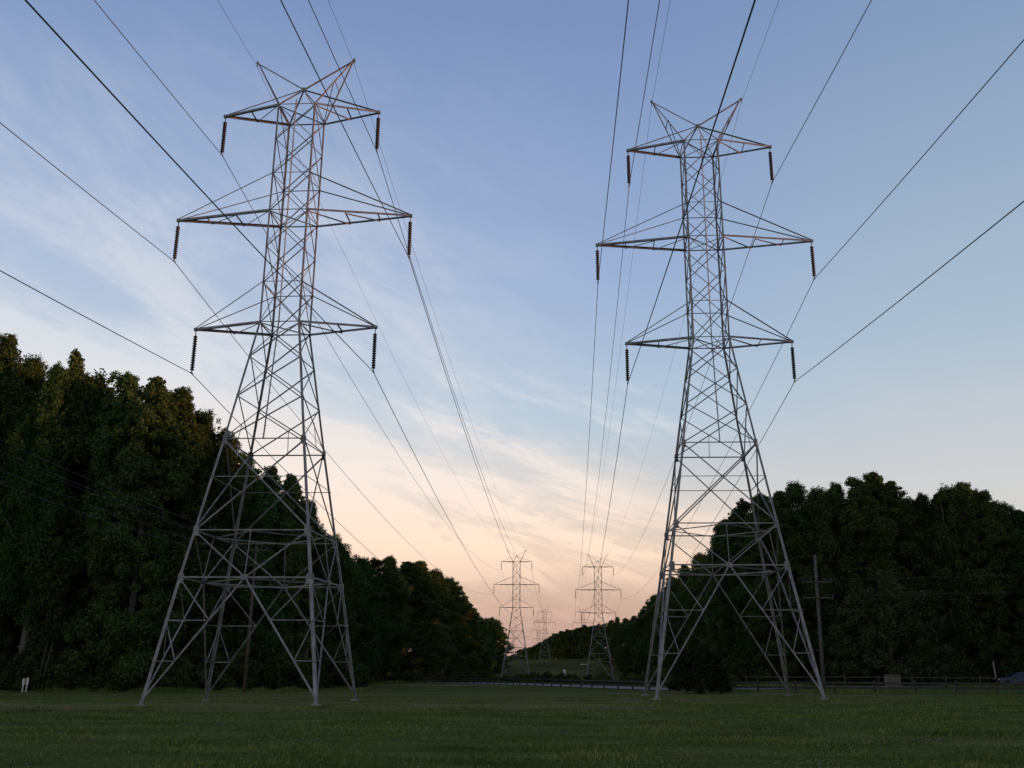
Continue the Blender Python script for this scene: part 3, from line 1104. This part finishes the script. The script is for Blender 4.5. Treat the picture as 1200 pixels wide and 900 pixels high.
# ------------------------------------------------------------------ fences
def fence(name, path, hgt, rails, spacing, m, label, post=.13):
    seg = np.linalg.norm(np.diff(path, axis=0), axis=1)
    cum = np.concatenate([[0], np.cumsum(seg)])
    n = int(cum[-1] / spacing)
    s = np.linspace(0, cum[-1], n + 1)
    P = np.stack([np.interp(s, cum, path[:, 0]), np.interp(s, cum, path[:, 1])], -1)
    r = tag(empty(name, (P[0][0], P[0][1], float(G(*P[0])))), label, 'fence')
    o = np.array([P[0][0], P[0][1], float(G(*P[0]))])
    Z = G(P[:, 0], P[:, 1])
    for i in range(n + 1):
        mb = MB()
        h = hgt * (1.12 + .04 * rng.normal())
        mb.box((0, 0, h / 2 - .2), (post, post, h + .4), rng.uniform(-.2, .2), .012)
        mb.build('post', m, r, loc=np.array([P[i][0], P[i][1], Z[i]]) - o)
    for k in rails:
        mb = MB()
        for i in range(n):
            A = np.array([P[i][0], P[i][1], Z[i] + k + rng.normal() * .012]) - o
            B = np.array([P[i + 1][0], P[i + 1][1], Z[i + 1] + k + rng.normal() * .012]) - o
            nn = np.array([B[1] - A[1], A[0] - B[0], 0])
            nn /= np.linalg.norm(nn)
            off = -nn * (post / 2 + .022)
            mb.beam(A + off, B + off, .04, .13 if post > .1 else .075)
        mb.build('rail', m, r)
    return r


fence('rail_fence', FPATH, .78, (.36, .68), 2.6, M['fence'], 'dark wooden post and rail fence curving along the road behind the big right tower')
fence('paddock_fence', np.array([(17.0, 97), (30, 95), (48, 94), (70, 95), (95, 97)], float), 1.0, (.45, .9), 2.9, M['pole'],
      'brownish thin rail fence farther back, in front of the right wood', .09)

# ------------------------------------------------------------------ utility poles and their wires


def utility_pole(px, Ybase, ztop_px, arms, label, m, lean=0.0, rz=0.0):
    q = at(px, 800, Ybase)
    x = q[0]
    z = float(G(x, Ybase))
    top = at(*ztop_px, Ybase)[2] - z
    r = tag(empty('utility_pole', (x, Ybase, z), rz), label, 'utility pole', 'wooden utility poles')
    mb = MB()
    mb.tube([(0, 0, -.8), (lean * .5, 0, top * .5), (lean, 0, top)], [.145, .125, .095], 10)
    mb.build('pole', m, r, smooth=True)
    hooks = []
    for d, half in arms:
        mb = MB()
        mb.box((lean, -.15, top - d), (half * 2, .09, .095), 0, .01)
        mb.box((lean, -.20, top - d - .3), (.04, .03, .6), 0)
        a = mb.build('crossarm', m, r)
        for e in (-.92, -.45, .5, .92):
            mb = MB()
            mb.lathe([(.02, 0), (.02, .08), (.055, .10), (.045, .17), (.02, .20), (.001, .205)], 8, (lean + half * e, -.15, top - d + .06))
            mb.build('pin_insulator', M['insul'], a)
            w3 = Matrix.Rotation(rz, 3, 'Z') @ Vector((lean + half * e, -.15, top - d + .26))
            hooks.append(np.array([x + w3[0], Ybase + w3[1], z + w3[2]]))
    return r, hooks


pa, ha = utility_pole(965, 73, (952, 650), ((2.0, 1.1), (3.15, 1.1)), 'wooden utility pole with two crossarms beside the right leg of the big right tower', M['greywood'], .1, 0)
pc, hc = utility_pole(287, 77, (304, 640), ((.35, 1.0), (1.5, 1.0)), 'brown utility pole seen between the legs of the big left tower', M['pole'], .05, 0)
pb, hb = utility_pole(437.5, 131, (437.5, 697), ((.6, 1.2), (1.9, 1.0)), 'grey utility pole against the left wood, right of the big left tower', M['greywood'], 0, 0)


def wire(A, B, sag, label, r=.011):
    m = MB()
    m.tube(list(parab(np.array(A), np.array(B), sag, 30)), r, 5)
    tag(m.build('distribution_wire', M['wire']), label, 'wire', 'distribution wires')


pd = np.array([-30.0, 17.0, 0])
dd = [np.array([-31, 16, 14.2]), np.array([-30.4, 16, 14.2]), np.array([-29.2, 16, 14.2]), np.array([-30.8, 16, 12.6]), np.array([-29.2, 16, 12.6])]
nm = ['topmost', 'second', 'third', 'fourth', 'lowest']
for k, (i, D) in enumerate(zip((0, 1, 3, 4, 7), dd)):
    wire(D, hc[i], .9, f'{nm[k]} thin wire slanting down from the left edge to the brown utility pole', .0115)
for k, (i, j) in enumerate(((0, 0), (1, 1), (3, 3), (4, 4))):
    wire(hc[i], hb[j], .9, f'{nm[k]} thin wire from the brown pole to the grey pole against the left wood', .011)
for k, i in enumerate((0, 3, 4, 7)):
    wire(ha[i], ha[i] + np.array([52, 4.5, 4.6 if k < 2 else 4.2]), 1.1, f'{nm[k]} thin wire running right from the right-hand utility pole', .007)
# ------------------------------------------------------------------ small things in the field edge
# white marker posts at the far left
for px, py, h, lb in ((26.5, 806, 1.02, 'short white marker post at the far left wood edge, left one of two'), (31, 805, 1.06, 'short white marker post at the far left wood edge, right one of two')):
    q = at(px, py, 75.5)
    z = float(G(q[0], q[1]))
    r = tag(empty('marker_post', (q[0], q[1], z)), lb, 'marker post', 'white marker posts')
    m = MB()
    m.tube([(0, 0, -.2), (0.02, 0, h * .6)], [.055, .055], 8)
    m.build('stake', M['white'], r)
    m = MB()
    m.box((0.03, -.02, h * .76), (.2, .05, h * .46), 0, .02)
    m.build('marker_cap', M['white'], r)
# small white sign beyond the road
q = at(661.3, 787, 128)
z = float(G(q[0], q[1]))
r = tag(empty('road_sign', (q[0], q[1], z)), 'small white sign on a post on the grass beyond the curving road', 'sign')
m = MB()
m.tube([(0, 0, -.3), (0, 0, q[2] - z + .3)], .035, 8)
m.build('sign_post', M['steel_dark'], r)
m = MB()
m.box((0, -.06, q[2] - z), (.36, .02, .54), 0, .005)
m.build('sign_plate', M['white'], r)
# pale bar barrier on the far rise
q = at(684, 778.5, 330)
z = float(G(q[0], q[1]))
zb_ = max(q[2] - z, .8)
r = tag(empty('bar_barrier', (q[0], q[1], z)), 'pale horizontal bar barrier far off on the grassy rise beside the second right tower', 'barrier')
m = MB()
m.beam((-1.2, 0, zb_), (1.2, 0, zb_), .1, .16)
m.build('bar', M['white'], r)
for s in (-1.2, 1.2):
    m = MB()
    m.box((s, .12, zb_ / 2 - .1), (.12, .12, zb_ + .3), 0, .01)
    m.build('post', M['fence'], r)
# tan utility box
q = at(1046, 797, 92.5)
z = float(G(q[0], q[1]))
r = tag(empty('utility_box', (q[0], q[1], z), R(12)), 'weathered tan utility box on the grass in front of the broad low tree', 'utility box')
m = MB(); m.box((0, 0, .05), (1.35, 1.05, .2), 0, .02); m.build('plinth', M['concrete'], r)
m = MB(); m.box((0, 0, .62), (1.15, .85, .95), 0, .03); m.box((0, 0, 1.12), (1.22, .92, .06), 0, .015); m.build('cabinet', M['tan'], r)
for s in (-1, 1):
    m = MB(); m.box((s * .28, -.436, .6), (.53, .02, .82), 0, .006); d = m.build('door', M['tan'], r)
    m = MB(); m.box((s * .07, -.458, .62), (.03, .025, .16), 0, .006); m.build('handle', M['steel_dark'], d)
# leaning white post beside the car
q0 = at(1167, 791, 108.5); q1 = at(1163.5, 774, 108.5)
z = float(G(q0[0], q0[1]))
r = tag(empty('leaning_post', (q0[0], q0[1], z)), 'white post leaning left beside the parked car at the right edge', 'post')
m = MB(); m.tube([(0.03, 0, -.3), (q1[0] - q0[0], 0, q1[2] - z - .15)], .05, 8); m.build('shaft', M['white'], r)
m = MB(); m.tube([(q1[0] - q0[0], 0, q1[2] - z - .15), (q1[0] - q0[0] - .03, 0, q1[2] - z)], [.06, .045], 8); m.build('cap', M['greywood'], r)


# parked car, side on, nose to the left
def car(loc, rz, label):
    r = tag(empty('parked_car', loc, rz), label, 'car')
    L = [(-2.2, .45, .62, .70), (-2.12, .30, .74, .80), (-1.5, .22, .86, .87), (-.85, .22, .93, .88), (1.3, .22, .98, .88), (1.95, .24, .96, .84), (2.2, .40, .80, .74)]
    m = MB()
    ring = []
    for x, zb0, zt0, hw in L:
        ring.append([(x, -hw * .92, zb0), (x, -hw, zb0 + .12), (x, -hw, zt0 - .16), (x, -hw * .88, zt0), (x, hw * .88, zt0), (x, hw, zt0 - .16), (x, hw, zb0 + .12), (x, hw * .92, zb0)])
    V = [v for q_ in ring for v in q_]
    F = [(i * 8 + k, i * 8 + (k + 1) % 8, (i + 1) * 8 + (k + 1) % 8, (i + 1) * 8 + k) for i in range(len(L) - 1) for k in range(8)]
    F += [tuple(range(7, -1, -1)), tuple(range((len(L) - 1) * 8, len(L) * 8))]
    m.add(V, F)
    # roof and pillars
    rf = [(-.95, .92, .80), (-.18, 1.40, .60), (.45, 1.46, .60), (1.15, 1.38, .60), (1.85, .97, .78)]
    V = []
    for x, z_, hw in rf[1:4]:
        V += [(x, -hw, z_ - .05), (x, -hw * .85, z_), (x, hw * .85, z_), (x, hw, z_ - .05)]
    F = [(i * 4 + k, i * 4 + k + 1, i * 4 + k + 5, i * 4 + k + 4) for i in range(2) for k in range(3)] + [(0, 1, 2, 3)[::-1], (8, 9, 10, 11), (0, 3, 7, 4), (4, 7, 11, 8)]
    m.add(V, F)
    for s in (-1, 1):
        for a, b in (((-.98, .82, .90), (-.18, .60, 1.37)), ((.42, .86, .95), (.42, .60, 1.42)), ((1.85, .80, .95), (1.15, .60, 1.35))):
            m.tube([(a[0], s * a[1], a[2]), (b[0], s * b[1], b[2])], .045, 6)
    body = m.build('body', M['carpaint'], r, smooth=False)

    def pane(name, pts):
        mm = MB()
        pts = [np.array(p_, float) for p_ in pts]
        n = np.cross(pts[1] - pts[0], pts[2] - pts[0]); n /= np.linalg.norm(n)
        k = len(pts)
        mm.add(pts + [p_ - n * .012 for p_ in pts], [tuple(range(k)), tuple(range(2 * k - 1, k - 1, -1))] + [(i, i + k, (i + 1) % k + k, (i + 1) % k) for i in range(k)])
        mm.build(name, M['glass'], r)
    pane('windscreen', [(-.96, -.76, .93), (-.96, .76, .93), (-.20, .56, 1.37), (-.20, -.56, 1.37)])
    pane('rear_window', [(1.83, .74, .97), (1.83, -.74, .97), (1.17, -.56, 1.35), (1.17, .56, 1.35)])
    for s in (-1, 1):
        pane('side_window', [(-.85, s * .80, .95), (.36, s * .83, .97), (.36, s * .605, 1.40), (-.16, s * .605, 1.35)])
        pane('side_window', [(.47, s * .83, .97), (1.70, s * .79, .97), (1.13, s * .605, 1.34), (.47, s * .605, 1.40)])
        mm = MB(); mm.box((-2.10, s * .58, .66), (.16, .32, .13), s * .3, .03); mm.build('headlight', M['lens'], r)
        mm = MB(); mm.box((2.13, s * .58, .76), (.14, .30, .15), 0, .03); mm.build('tail_light', M['red'], r)
        mm = MB(); mm.box((-.72, s * .97, .98), (.14, .18, .12), 0, .03); mm.build('wing_mirror', M['carpaint'], r)
        for x in (-1.38, 1.32):
            mm = MB(); mm.lathe([(.20, -.09), (.30, -.10), (.325, -.06), (.325, .06), (.30, .10), (.20, .09)], 18, (x, s * .80, .325), 1)
            t = mm.build('tyre', M['rubber'], r)
            mm = MB(); mm.lathe([(.21, -.06), (.20, .07), (.06, .095 * 1.0), (.001, .095)], 14, (x, s * .80, .325), 1); mm.build('rim', M['rim'], t)
    return r


q = at(1168, 797, 107)
cx = q[0] + 2.2
car((cx, 107.0, float(G(cx, 107.0)) + .05), R(-4), 'dark blue parked car at the right edge, in front of the wood')
# ------------------------------------------------------------------ grass blades and clover
def scatter(n, y0, y1, power, seed):
    g = np.random.default_rng(seed)
    u = g.random(n)
    y = y0 + (y1 - y0) * u ** power
    half = y * .62 + 2
    x = (g.random(n) * 2 - 1) * half - y * .06
    return x, y, g


x, y, g = scatter(330000, 11.5, 72, 1.5, 71)
dens = np.sin(x * .8 + 2 * np.sin(y * .23)) * np.sin(y * .55 + 1.7 * np.sin(x * .31)) + np.sin(x * 2.3 + y) * .4
bare = np.clip(1.25 - np.abs(y - 47) / 5.5, 0, 1) * np.clip((6 - x) / 8, 0, 1) + .6 * np.clip(1.2 - np.abs(y - 60) / 7, 0, 1) * np.clip((np.sin(x * .33 + 1) + .5), 0, 1)
keep = g.random(len(x)) < (.55 + .35 * dens) * (1 - .97 * np.clip(bare + np.clip(1.3 - np.hypot(x - 5.5, (y - 52) * .8) / 3.2, 0, .8), 0, 1))
x, y, dens = x[keep], y[keep], dens[keep]
N = len(x)
fade = np.clip((72 - y) / 30, .15, 1)
hgt = fade * (.022 + .034 * g.random(N)) * (1 + .45 * np.clip(dens, -1, 1)) * (1 + 1.2 * (g.random(N) > .985)) * (1 + y / 60)
az = g.random(N) * 6.283
wd = (.0045 + .0045 * g.random(N)) * (1 + y / 28)
z = G(x, y) + np.exp(-(np.hypot(x, y - 40) / 120) ** 2) * .035 * (np.sin(x * .9 + y * .35) * np.sin(y * .7 - x * .2)) - .004
base = np.stack([x, y, z], -1)
d = np.stack([np.cos(az), np.sin(az), np.zeros(N)], -1)
tipv = base + np.stack([g.normal(size=N) * .4 * hgt, g.normal(size=N) * .4 * hgt, hgt], -1)
V = np.stack([base - d * wd[:, None], base + d * wd[:, None], tipv], 1).reshape(-1, 3)
o = bpy.data.objects.new('grass', fast_mesh('grass', V, np.arange(3 * N).reshape(-1, 3), M['blade']))
COL.objects.link(o)
tag(o, kind='stuff')
# longer rough grass: wood edges, road verge, tower feet
g = np.random.default_rng(88)
X_, Y_, H_ = [], [], []
for n_, fx, fy, hh in (
        (22000, lambda u, v: -50 + 33 * u, lambda u, v: 76.5 + 4.5 * v + np.maximum(0, u - .55) * 14, .55),
        (14000, lambda u, v: -25.5 + 3.2 * v + 1.2 * np.sin(u * 30), lambda u, v: 84 + 75 * u ** 1.3, .55),
        (20000, lambda u, v: 14 + 85 * u, lambda u, v: 97.5 + 12 * v, .5),
        (9000, lambda u, v: -30 + 44 * u, lambda u, v: 150 + 90 * v, .6),
        (16000, lambda u, v: 1 + 21 * u, lambda u, v: 88 + 45 * v, .16)):
    u, v = g.random(n_), g.random(n_)
    X_.append(fx(u, v)); Y_.append(fy(u, v)); H_.append(hh * (.35 + .65 * g.random(n_)) * (.6 + .4 * np.sin(u * 60 + 3 * np.sin(u * 17))))
for T_, hw in ((TL, 4.05), (TR, 4.2)):
    for cx_, cy_ in corners(*T_, hw).values():
        X_.append(cx_ + g.normal(size=900) * .38); Y_.append(cy_ + g.normal(size=900) * .38); H_.append(.04 + .11 * g.random(900))
for px_, py_ in FPATH[::2]:
    if px_ < 10:
        continue
    X_.append(px_ + g.normal(size=160) * .5); Y_.append(py_ + g.normal(size=160) * .45); H_.append(.12 + .25 * g.random(160))
x, y, hgt = np.concatenate(X_), np.concatenate(Y_), np.concatenate(H_)
N = len(x)
az = g.random(N) * 6.283
wd = (.010 + .012 * g.random(N)) * (y / 60)
base = np.stack([x, y, G(x, y) - .02], -1)
d = np.stack([np.cos(az), np.sin(az), np.zeros(N)], -1)
tipv = base + np.stack([g.normal(size=N) * .3 * hgt, g.normal(size=N) * .3 * hgt, hgt], -1)
V = np.stack([base - d * wd[:, None], base + d * wd[:, None], tipv], 1).reshape(-1, 3)
o = bpy.data.objects.new('long_grass', fast_mesh('long_grass', V, np.arange(3 * N).reshape(-1, 3), M['blade']))
COL.objects.link(o)
tag(o, kind='stuff')

x, y, g = scatter(16000, 12, 42, 1.4, 72)
dens = np.sin(x * .42 + 1.3 + np.sin(y * .3)) * np.sin(y * .8 + .6 * np.sin(x * .5)) + .5 * np.sin(x * 1.7 + y * 1.1)
keep = g.random(len(x)) < np.clip((dens - .45) * .9, 0.015, .8)
x, y = x[keep], y[keep]
N = len(x)
z = G(x, y) + .045 + .03 * g.random(N)
r_ = (.008 + .006 * g.random(N))
O = np.array([(1, 0, 0), (0, 1, 0), (-1, 0, 0), (0, -1, 0), (0, 0, 1), (0, 0, -1)], float)
V = (np.stack([x, y, z], -1)[:, None] + O[None] * r_[:, None, None]).reshape(-1, 3)
T = np.array([(0, 1, 4), (1, 2, 4), (2, 3, 4), (3, 0, 4), (1, 0, 5), (2, 1, 5), (3, 2, 5), (0, 3, 5)])
F = (np.arange(N)[:, None, None] * 6 + T[None]).reshape(-1, 3)
o = bpy.data.objects.new('clover_blossom', fast_mesh('clover_blossom', V, F, M['clover']))
COL.objects.link(o)
tag(o, kind='stuff')

# ------------------------------------------------------------------ sky and sun
SUN_EL, SUN_AZ = 1.6, 93.0          # low sun to the right, azimuth clockwise from straight ahead
sd = bpy.data.lights.new('sun', 'SUN')
sd.energy = 5.0
sd.angle = R(1.0)
sd.color = (1.0, .41, .26)
so = bpy.data.objects.new('sun', sd)
COL.objects.link(so)
a, e = R(SUN_AZ), R(SUN_EL)
to_sun = Vector((math.sin(a) * math.cos(e), math.cos(a) * math.cos(e), math.sin(e)))
so.rotation_euler = to_sun.to_track_quat('Z', 'Y').to_euler()

w = bpy.data.worlds.new('World')
scn.world = w
w.use_nodes = True
nt, lk = w.node_tree.nodes, w.node_tree.links
nt.clear()
out = nt.new('ShaderNodeOutputWorld')
sky = nt.new('ShaderNodeTexSky')
sky.sky_type = 'NISHITA'
sky.sun_disc = False
sky.sun_elevation = R(SUN_EL)
sky.sun_rotation = R(SUN_AZ)
bg0 = nt.new('ShaderNodeBackground')
bg0.inputs['Strength'].default_value = .05
lk.new(sky.outputs[0], bg0.inputs['Color'])
tc = nt.new('ShaderNodeTexCoord')
sep = nt.new('ShaderNodeSeparateXYZ')
lk.new(tc.outputs['Generated'], sep.inputs[0])


def math_(op, a_, b_=None, clamp=False):
    q_ = nt.new('ShaderNodeMath')
    q_.operation = op
    q_.use_clamp = clamp
    for i_, v_ in enumerate((a_, b_)):
        if v_ is None:
            continue
        if isinstance(v_, (int, float)):
            q_.inputs[i_].default_value = v_
        else:
            lk.new(v_, q_.inputs[i_])
    return q_.outputs[0]


def maprange(v_, a0, a1, b0=0.0, b1=1.0):
    q_ = nt.new('ShaderNodeMapRange')
    q_.interpolation_type = 'SMOOTHSTEP'
    q_.inputs['From Min'].default_value = a0
    q_.inputs['From Max'].default_value = a1
    q_.inputs['To Min'].default_value = b0
    q_.inputs['To Max'].default_value = b1
    lk.new(v_, q_.inputs['Value'])
    return q_.outputs['Result']


def mix(f, a_, b_):
    q_ = nt.new('ShaderNodeMixRGB')
    for k_, v_ in ((0, f), (1, a_), (2, b_)):
        if isinstance(v_, tuple):
            q_.inputs[k_].default_value = (*v_, 1)
        elif isinstance(v_, (int, float)):
            q_.inputs[k_].default_value = v_
        else:
            lk.new(v_, q_.inputs[k_])
    return q_.outputs[0]


Z = sep.outputs['Z']
azim = math_('ARCTAN2', sep.outputs['X'], sep.outputs['Y'])          # radians right of the line's direction
elev = math_('ARCSINE', Z)
base_r = ramp(nt, [(0.0, (.46, .30, .275)), (.05, (.55, .365, .31)), (.10, (.68, .52, .42)), (.16, (.58, .56, .56)), (.24, (.44, .545, .665)), (.38, (.30, .405, .63)), (.60, (.178, .266, .488)), (1.0, (.10, .17, .33))])
lk.new(Z, base_r.inputs['Fac'])
blue_r = ramp(nt, [(0.0, (.52, .43, .40)), (.08, (.62, .57, .53)), (.16, (.58, .58, .60)), (.30, (.385, .485, .60)), (.60, (.190, .285, .475)), (1.0, (.10, .17, .33))])
lk.new(Z, blue_r.inputs['Fac'])
skycol = mix(maprange(azim, .02, .42), base_r.outputs[0], blue_r.outputs[0])

# thin cirrus: streaks that sink towards the right
comb = nt.new('ShaderNodeCombineXYZ')
lk.new(azim, comb.inputs[0])
lk.new(elev, comb.inputs[1])


def streaks(rot, sx, sy, scale, detail, rough, offs):
    mp = nt.new('ShaderNodeMapping')
    mp.inputs['Rotation'].default_value = (0, 0, rot)
    mp.inputs['Location'].default_value = offs
    mp2 = nt.new('ShaderNodeMapping')
    mp2.inputs['Scale'].default_value = (sx, sy, 1)
    n = nt.new('ShaderNodeTexNoise')
    n.inputs['Scale'].default_value = scale
    n.inputs['Detail'].default_value = detail
    n.inputs['Roughness'].default_value = rough
    n.inputs['Distortion'].default_value = .35
    lk.new(comb.outputs[0], mp.inputs[0])
    lk.new(mp.outputs[0], mp2.inputs[0])
    lk.new(mp2.outputs[0], n.inputs['Vector'])
    return n.outputs['Fac']


n1 = streaks(R(24), 1.0, 2.6, 4.2, 10, .66, (0, 0, 0))
n2 = streaks(R(18), 1.0, 4.4, 5.6, 10, .68, (3.1, 1.7, 0))
n3 = streaks(R(10), 1.0, 2.2, 1.7, 5, .5, (7.3, 2.2, 0))
leftside = maprange(azim, .12, -.35)
lowmid = math_('MULTIPLY', maprange(elev, .46, .20), maprange(elev, -.01, .07))
veil = math_('MULTIPLY', math_('MULTIPLY', maprange(n1, .36, .74), leftside), maprange(elev, .72, .30), True)
veil = math_('ADD', veil, math_('MULTIPLY', math_('MULTIPLY', maprange(n2, .46, .74), maprange(elev, .34, .22)), maprange(azim, .28, .02)), True)
edge = math_('ADD', math_('ADD', elev, math_('MULTIPLY', azim, .24)), math_('MULTIPLY', math_('SUBTRACT', n2, .5), .16))
bank = math_('MULTIPLY', math_('MULTIPLY', maprange(edge, .225, .135), maprange(elev, .055, .105)), math_('MULTIPLY', maprange(azim, .40, .10), math_('ADD', math_('MULTIPLY', maprange(n2, .38, .60), .80), .20)))
veil = math_('ADD', veil, bank, True)
veil = math_('ADD', veil, math_('MULTIPLY', leftside, math_('MULTIPLY', maprange(elev, .66, .36), .30)), True)
veil = math_('ADD', veil, math_('MULTIPLY', maprange(n3, .5, .8), math_('MULTIPLY', lowmid, .25)), True)
cl_r = ramp(nt, [(0.0, (.62, .43, .37)), (.06, (.80, .56, .46)), (.11, (1.10, .79, .62)), (.18, (1.0, .84, .75)), (.28, (.74, .74, .77)), (.45, (.54, .60, .71)), (1.0, (.3, .36, .5))])
lk.new(Z, cl_r.inputs['Fac'])
skycol = mix(math_('MULTIPLY', veil, .8, True), skycol, cl_r.outputs[0])
# below the horizon: dull earth glow
skycol = mix(maprange(elev, 0.0, -.05), skycol, (.12, .11, .09))
bg1 = nt.new('ShaderNodeBackground')
bg1.inputs['Strength'].default_value = 1.0
lk.new(skycol, bg1.inputs['Color'])
addn = nt.new('ShaderNodeAddShader')
lk.new(bg0.outputs[0], addn.inputs[0])
lk.new(bg1.outputs[0], addn.inputs[1])
lk.new(addn.outputs[0], out.inputs['Surface'])

vs = scn.view_settings
vs.view_transform = 'Standard'
vs.look = 'None'
vs.exposure = 0
vs.gamma = 1
scn.render.engine = 'CYCLES'
scn.cycles.max_bounces = 5
scn.cycles.diffuse_bounces = 3
scn.cycles.glossy_bounces = 2
scn.cycles.transmission_bounces = 2
scn.cycles.use_denoising = True
scn.cycles.caustics_reflective = False
scn.cycles.caustics_refractive = False
